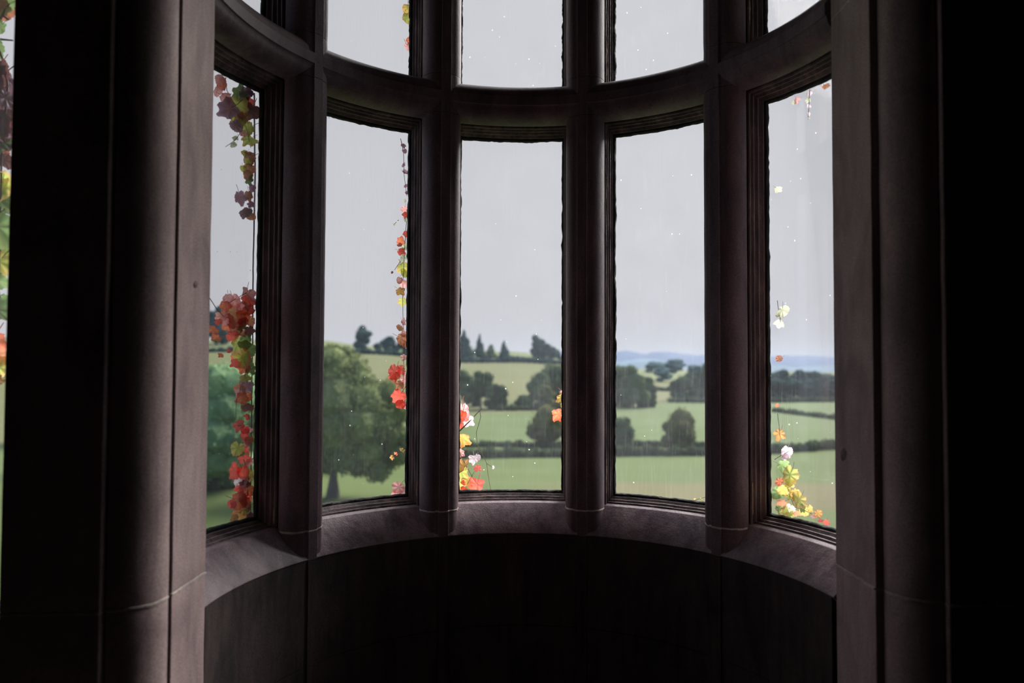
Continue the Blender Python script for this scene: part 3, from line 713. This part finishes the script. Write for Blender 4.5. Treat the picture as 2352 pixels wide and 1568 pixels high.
def trunk_mesh(h, r, lean=0, branches=5, seed=0):
    rr = random.Random(seed); pts = [Vector((0, 0, -.3)), Vector((lean*.1, 0, h*.25)), Vector((lean*.4, 0, h*.6)), Vector((lean, 0, h))]
    vs, fs = tube(pts, r, 8, .45)
    for k in range(8): vs[k] = Vector((vs[k].x*1.6, vs[k].y*1.6, vs[k].z))
    for b in range(branches):
        a = rr.uniform(0, 6.28); z = h*rr.uniform(.45, .95)
        q = [Vector((lean*z/h, 0, z)), Vector((math.cos(a)*h*.35, math.sin(a)*h*.35, z+h*.22)), Vector((math.cos(a)*h*.65, math.sin(a)*h*.65, z+h*.35))]
        v, f = tube(q, r*.35, 5, .3); o = len(vs); vs += v; fs += [tuple(i+o for i in x) for x in f]
    return mesh('trunk', vs, fs, 60)
CACHE = {}
def tree(px, r, h, w, label, shape='round', fol=None, seed=0, group='trees on the farmland', count=900, nl=12, name='broadleaf_tree', trunk=True, base=.2, dz=0, cat='tree'):
    x, y = pol(az(px), r); z = terr(x, y)+dz
    root = empty(name, (x, y, z)); tag(root, label, cat, group)
    key = (shape, round(h/w, 1), fol.name, seed % 3, base)
    if key not in CACHE or count > 2000:
        H, W = (1., w/h)
        lb = lobes_cone(H, W, 7, seed) if shape == 'cone' else lobes_dome(H, W, 16, seed) if shape == 'dome' else lobes_round(H, W, nl, seed, base)
        me = crown_mesh(lb, count, .022 if count < 2000 else .017, fol); tm = trunk_mesh(.5, .028, .0, 4, seed)
        tm.materials.append(M_TRUNK); CACHE[key] = (me, tm, w/h)
    me, tm, wh = CACHE[key]
    for nm, mm in (('crown', me), ('trunk', tm)):
        if nm == 'trunk' and not trunk: continue
        o = bpy.data.objects.new(nm, mm); COL.objects.link(o); o.parent = root; o.scale = (h*(w/h)/wh, h*(w/h)/wh, h)
        o.rotation_euler = (0, 0, seed*1.7) if count < 2000 else (0, 0, 0)
    return root

# the great oak in the meadow, behind the second light
def m_at(px_n, r): return px_n*r/F
OAK_R = 66
ox, oy = pol(az(769), OAK_R); oz = terr(ox, oy)
oak = empty('oak_tree', (ox, oy, oz)); tag(oak, 'great spreading oak standing alone in the near meadow', 'tree')
def ol(px, py, s, dy=0, sz=1.0):       # lobe of the crown, offset sideways and up from the trunk
    return ((px-769)*OAK_R/F, dy, (1152-py)*OAK_R/F, s*OAK_R/F, s*OAK_R/F*1.1, s*OAK_R/F*sz)
rr = random.Random(5)
OL = [ol(765, 945, 95, 0, 1.0), ol(770, 862, 46, -.5), ol(800, 868, 40, .5), ol(735, 868, 46, 0), ol(822, 905, 42), ol(840, 940, 48, -1), ol(700, 915, 55), ol(880, 925, 36, .5), ol(905, 960, 34), ol(870, 985, 46, -1), ol(898, 1015, 36),
      ol(930, 1020, 26), ol(660, 970, 55), ol(845, 1040, 42, -1), ol(885, 1060, 36, 1), ol(800, 1050, 46, -1.5), ol(820, 1082, 30, 1), ol(868, 1090, 30), ol(740, 1065, 45, 1.5), ol(700, 1040, 52), ol(650, 1030, 50), ol(620, 990, 42), ol(780, 1000, 60, -2.0), ol(835, 985, 50, -2), ol(720, 980, 60, -2), ol(915, 1050, 26), ol(760, 840, 28, 0), ol(785, 838, 22)]
for k in range(34):
    b = OL[rr.randrange(1, len(OL))]; s = b[3]*rr.uniform(.35, .6); a = rr.uniform(0, 6.28); e = rr.uniform(-.6, 1)
    OL.append((b[0]+math.cos(a)*b[3]*.8, b[1]+math.sin(a)*b[3]*.8, b[2]+e*b[5]*.7, s, s, s*.7))
link('crown', crown_mesh(OL, 26000, .17, FO_OAK), None, oak, (0, 0, 0))
tm = trunk_mesh(6.5, .46, .0, 9, 3); link('trunk', tm, M_TRUNK, oak, (0, 0, 0))

# dark lime trees behind the narrow left light
tree(500, 74, 11.5, 10.0, 'dark green tree nearest the left pier, seen through the ivy light', fol=FO_LIME, seed=31, count=9000, nl=34, base=.1)
tree(425, 78, 12.0, 11, 'dark green tree mostly hidden behind the left pier', fol=FO_LIME, seed=33, count=5000, nl=26, base=.1)
tree(600, 82, 11.0, 8.0, 'dark green tree hidden behind the first mullion', fol=FO_LIME, seed=36, count=5000, nl=26, base=.1)
far = [
 (497, 520, 27, 22, 'round', FO_FAR, 'blue grey wood on the hilltop behind the ivy light'),
 (520, 540, 22, 20, 'round', FO_FAR, 'shorter blue grey tree on the hilltop behind the ivy light'),
 (832, 480, 17.5, 14, 'round', FO_FAR, 'tallest blue grey tree on the skyline above the oak'),
 (330, 190, 11, 12, 'round', FO_DARK, 'dark tree in the pasture hidden behind the left pier'),
 (250, 90, 10, 9, 'round', FO_LIME, 'fresh green tree hidden behind the left pier'),
 (150, 120, 11, 10, 'round', FO_DARK, 'dark tree far round behind the left pier'),
 (380, 470, 15, 16, 'round', FO_FAR, 'blue grey hilltop tree hidden behind the left pier'),
 (868, 490, 7, 8, 'round', FO_FAR, 'small skyline tree to the right of the tallest one'),
 (893, 480, 12.0, 14, 'round', FO_FAR, 'wide skyline tree above the oak, close to the mullion ivy'),
 (925, 482, 10.0, 12, 'round', FO_FAR, 'skyline tree half behind the scarlet ivy'),
 (1068, 465, 18, 17, 'cone', FO_FAR, 'dark skyline conifer at the left edge of the middle light'),
 (1052, 470, 17, 14, 'round', FO_FAR, 'dark skyline tree behind the second mullion edge'),
 (1101, 500, 14.5, 11, 'cone', FO_FAR, 'lone conifer on the skyline of the middle light'),
 (1127, 455, 11, 8, 'round', FO_MID, 'small round tree just below the skyline conifers'),
 (1157, 500, 11.0, 11, 'cone', FO_FAR, 'second lone conifer on the skyline of the middle light'),
 (1236, 470, 18.0, 12, 'round', FO_FAR, 'pointed tree of the skyline clump in the middle light'),
 (1256, 475, 14.0, 15, 'round', FO_FAR, 'broad low tree of the skyline clump in the middle light'),
 (1275, 470, 9, 12, 'round', FO_FAR, 'low skyline bush beside the third mullion'),
 (1105, 185, 10.2, 8.4, 'round', FO_DARK, 'darkest rounded tree in the valley of the middle light'),
 (1085, 195, 7.5, 8, 'round', FO_DARK, 'low dark tree left of the darkest rounded tree'),
 (1128, 188, 7.5, 5.5, 'round', FO_DARK, 'middling dark tree right of the darkest rounded tree'),
 (1152, 186, 6.4, 4.4, 'round', FO_DARK, 'short dark tree at the end of the valley clump'),
 (1201, 188, 4.0, 5.0, 'dome', FO_DARK, 'small dark bush alone between the valley tree clumps'),
 (1070, 230, 9.0, 9, 'round', FO_MID, 'grey green tree behind the valley clump'),
 (1240, 215, 10.5, 9.0, 'round', FO_MID, 'grey green tree left in the clump beside the third mullion'),
 (1268, 225, 13.5, 11, 'round', FO_MID, 'tall grey green tree in the clump beside the third mullion'),
 (1252, 190, 6.5, 6.6, 'round', FO_OLIVE, 'low olive tree in front of the middle light clump'),
 (1300, 220, 12.0, 10, 'round', FO_MID, 'grey green tree behind the third mullion'),
 (1258, 105, 6.4, 6.4, 'dome', FO_OLIVE, 'olive tree standing on the long hedge in the middle light'),
 (1425, 205, 12.0, 10, 'round', FO_MID, 'grey green tree against the left edge of the bush light'),
 (1455, 200, 11.4, 10.5, 'round', FO_MID, 'broad grey green tree in the bush light'),
 (1485, 205, 8.5, 8.5, 'round', FO_DARK, 'dark lower tree at the right end of the clump in the bush light'),
 (1428, 100, 5.0, 4.6, 'dome', FO_DARK, 'slim dark bush on the hedge at the edge of the bush light'),
 (1561, 103, 6.3, 5.4, 'dome', FO_OLIVE, 'round olive bush standing alone on the long hedge'),
 (1575, 245, 9.5, 12, 'round', FO_DARK, 'dark tree at the left of the valley wood in the bush light'),
 (1602, 250, 9.0, 12, 'round', FO_DARK, 'dark tree in the middle of the valley wood in the bush light'),
 (1628, 248, 13.0, 11, 'round', FO_DARK, 'tall dark tree of the valley wood beside the fourth mullion'),
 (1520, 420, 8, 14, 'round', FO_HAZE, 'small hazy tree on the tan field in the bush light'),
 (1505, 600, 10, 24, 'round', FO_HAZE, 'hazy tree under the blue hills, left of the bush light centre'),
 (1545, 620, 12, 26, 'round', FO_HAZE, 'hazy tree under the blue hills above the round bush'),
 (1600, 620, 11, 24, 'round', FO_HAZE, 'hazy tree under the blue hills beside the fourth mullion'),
]
for k, (px, r, h, wd, sh, fo, lb) in enumerate(far):
    near = r < 300
    tree(px, r, h, wd, lb, sh, fo, seed=k+1, count=1500 if near else 700, nl=14, base=.08 if near else .14, name='conifer' if sh == 'cone' else ('bush' if 'bush' in lb.split(' light')[0].split(' in ')[0] and h < 7 else 'broadleaf_tree'))
for k, px in enumerate(range(1770, 2000, 16)):
    o = tree(px, 268+(k % 3)*9, 9.5+1.5*math.sin(k*1.9), 10, 'dark blue green tree of the wood seen past the right mullion', 'round', FO_FAR, seed=k+3, count=1200, nl=14, base=.05, group='wood behind the spider thread light')
    o['label'] = 'one of the crowded dark trees of the wood behind the spider thread light'

def hedge(path, h, wd, label, fol, n=60, count=3500, size=.3, seed=1, dens=.9):
    lobes = []; rr = random.Random(seed)
    pts = []
    for (pa, ra), (pb, rb) in zip(path, path[1:]):
        m = max(2, int(abs(pb-pa)/F*ra/(h*dens)))
        for k in range(m): pts.append((pa+(pb-pa)*k/m, ra+(rb-ra)*k/m))
    x0, y0 = pol(az(path[0][0]), path[0][1]); z0 = terr(x0, y0)
    for px, r in pts:
        x, y = pol(az(px), r); z = terr(x, y); hh = h*rr.uniform(.75, 1.2)
        lobes.append((x-x0, y-y0+rr.uniform(-.3, .3)*wd, z-z0+hh*.42, h*.75, wd*.6, hh*.58))
    me = crown_mesh(lobes, count, size, fol, 1); me.name = 'hedge'
    o = bpy.data.objects.new('hedge', me); COL.objects.link(o); o.location = (x0, y0, z0)
    tag(o, label, 'hedge', 'hedges between the fields'); return o
hedge([(930, 88), (1060, 91), (1300, 93), (1420, 95), (1530, 97), (1630, 99), (1780, 105), (1917, 113), (2050, 120)], 1.25, 1.4, 'long dark hedge edging the near meadow across three lights', FO_HEDGE, count=9000, size=.16)
hedge([(1040, 104), (1180, 104), (1300, 103), (1440, 107), (1540, 108), (1640, 108)], .9, 1.2, 'lower hedge running just behind the long meadow hedge', FO_HEDGE, count=4500, size=.15)
hedge([(1150, 182), (1240, 186), (1300, 188)], 1.6, 2, 'short hedge between the valley trees of the middle light', FO_HEDGE, count=2000, size=.22, seed=3)
hedge([(1540, 232), (1640, 236), (1780, 245), (1920, 258)], 1.8, 2, 'far straight hedge at the foot of the valley wood', FO_HEDGE, count=3000, size=.25, seed=4)
hedge([(1780, 196), (1840, 186), (1917, 176), (1990, 168)], 1.1, 2, 'thin slanting hedge in the pasture behind the spider threads', FO_HEDGE, count=3000, size=.2, seed=5)
hedge([(720, 450), (800, 450), (930, 450), (1060, 450), (1180, 450), (1300, 450)], 3.4, 4, 'high hedge line across the top of the tan hillside', FO_FAR, count=4000, size=.5, seed=6)
hedge([(440, 430), (560, 440)], 3, 4, 'hedge line across the pale field behind the ivy light', FO_FAR, count=1200, size=.5, seed=7)
hedge([(1100, 500), (1180, 500), (1250, 495)], 1.6, 3, 'faint hedge between two hilltop fields under the conifers', FO_FAR, count=1200, size=.4, seed=8)
hedge([(1500, 330), (1540, 332), (1570, 330)], 2.4, 4, 'dark scrubby hedge on the small tan field in the bush light', FO_DARK, count=1500, size=.35, seed=9)

# far wooded hills
def ridge(name, label, r0, prof, mat, depth=500, base=-30, rough=3, n=260):
    vs, fs = [], []; a0, a1 = az(prof[0][0]), az(prof[-1][0])
    for i in range(n+1):
        a = a0+(a1-a0)*i/n; px = 1176+F*math.tan(a-YAW); yv = interp(prof, px)
        d = ray(px, yv); k = r0/math.hypot(d.x, d.y); top = (CAMP+d*k).z
        for j, (rf, hf) in enumerate(((-.30, 0), (-.18, .45), (-.08, .8), (0, 1), (.1, .9), (.3, .3))):
            r = r0*(1+rf); x, y = pol(a, r); z = base+(top-base)*hf
            z += rough*hf*(nz3(x*.012, y*.012, j)+.6*nz3(x*.05, y*.05, j))
            vs.append((x, y, z))
    m = 6
    for i in range(n):
        for j in range(m-1):
            k = i*m+j; fs.append((k, k+m, k+m+1, k+1))
    o = link(name, mesh(name, vs, fs, 60, False), mat); tag(o, label, 'hill', None, 'structure')
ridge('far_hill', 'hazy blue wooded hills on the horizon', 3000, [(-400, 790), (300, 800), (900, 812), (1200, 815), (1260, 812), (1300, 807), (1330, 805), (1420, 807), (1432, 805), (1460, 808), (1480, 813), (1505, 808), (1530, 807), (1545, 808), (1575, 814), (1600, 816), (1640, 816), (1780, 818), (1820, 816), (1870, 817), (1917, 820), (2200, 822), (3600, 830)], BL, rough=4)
ridge('wooded_hill', 'paler blue green lower slopes in front of the far hills', 1500, [(-400, 830), (900, 838), (1300, 842), (1420, 828), (1480, 824), (1540, 832), (1600, 836), (1640, 838), (1780, 836), (1850, 842), (1917, 840), (3600, 842)], simple('haze_tinted_farmland', (.055, .105, .15), .95, .4, .01), base=-25, rough=5)  # slopes carry their haze tint in the base colour

# haze over the countryside
hz, g = newmat('valley_haze')
vsn = g.n('ShaderNodeVolumeScatter'); vsn.inputs['Color'].default_value = (.42, .66, 1, 1); vsn.inputs['Density'].default_value = .00006; vsn.inputs['Anisotropy'].default_value = .3
o = g.n('ShaderNodeOutputMaterial'); g.l(vsn.outputs[0], o.inputs['Volume'])
hb = box('valley_haze', (-2600, 75, -60), (2600, 3900, 75), hz)
tag(hb, 'blue haze hanging over the valley and far hills', 'haze', None, 'stuff')
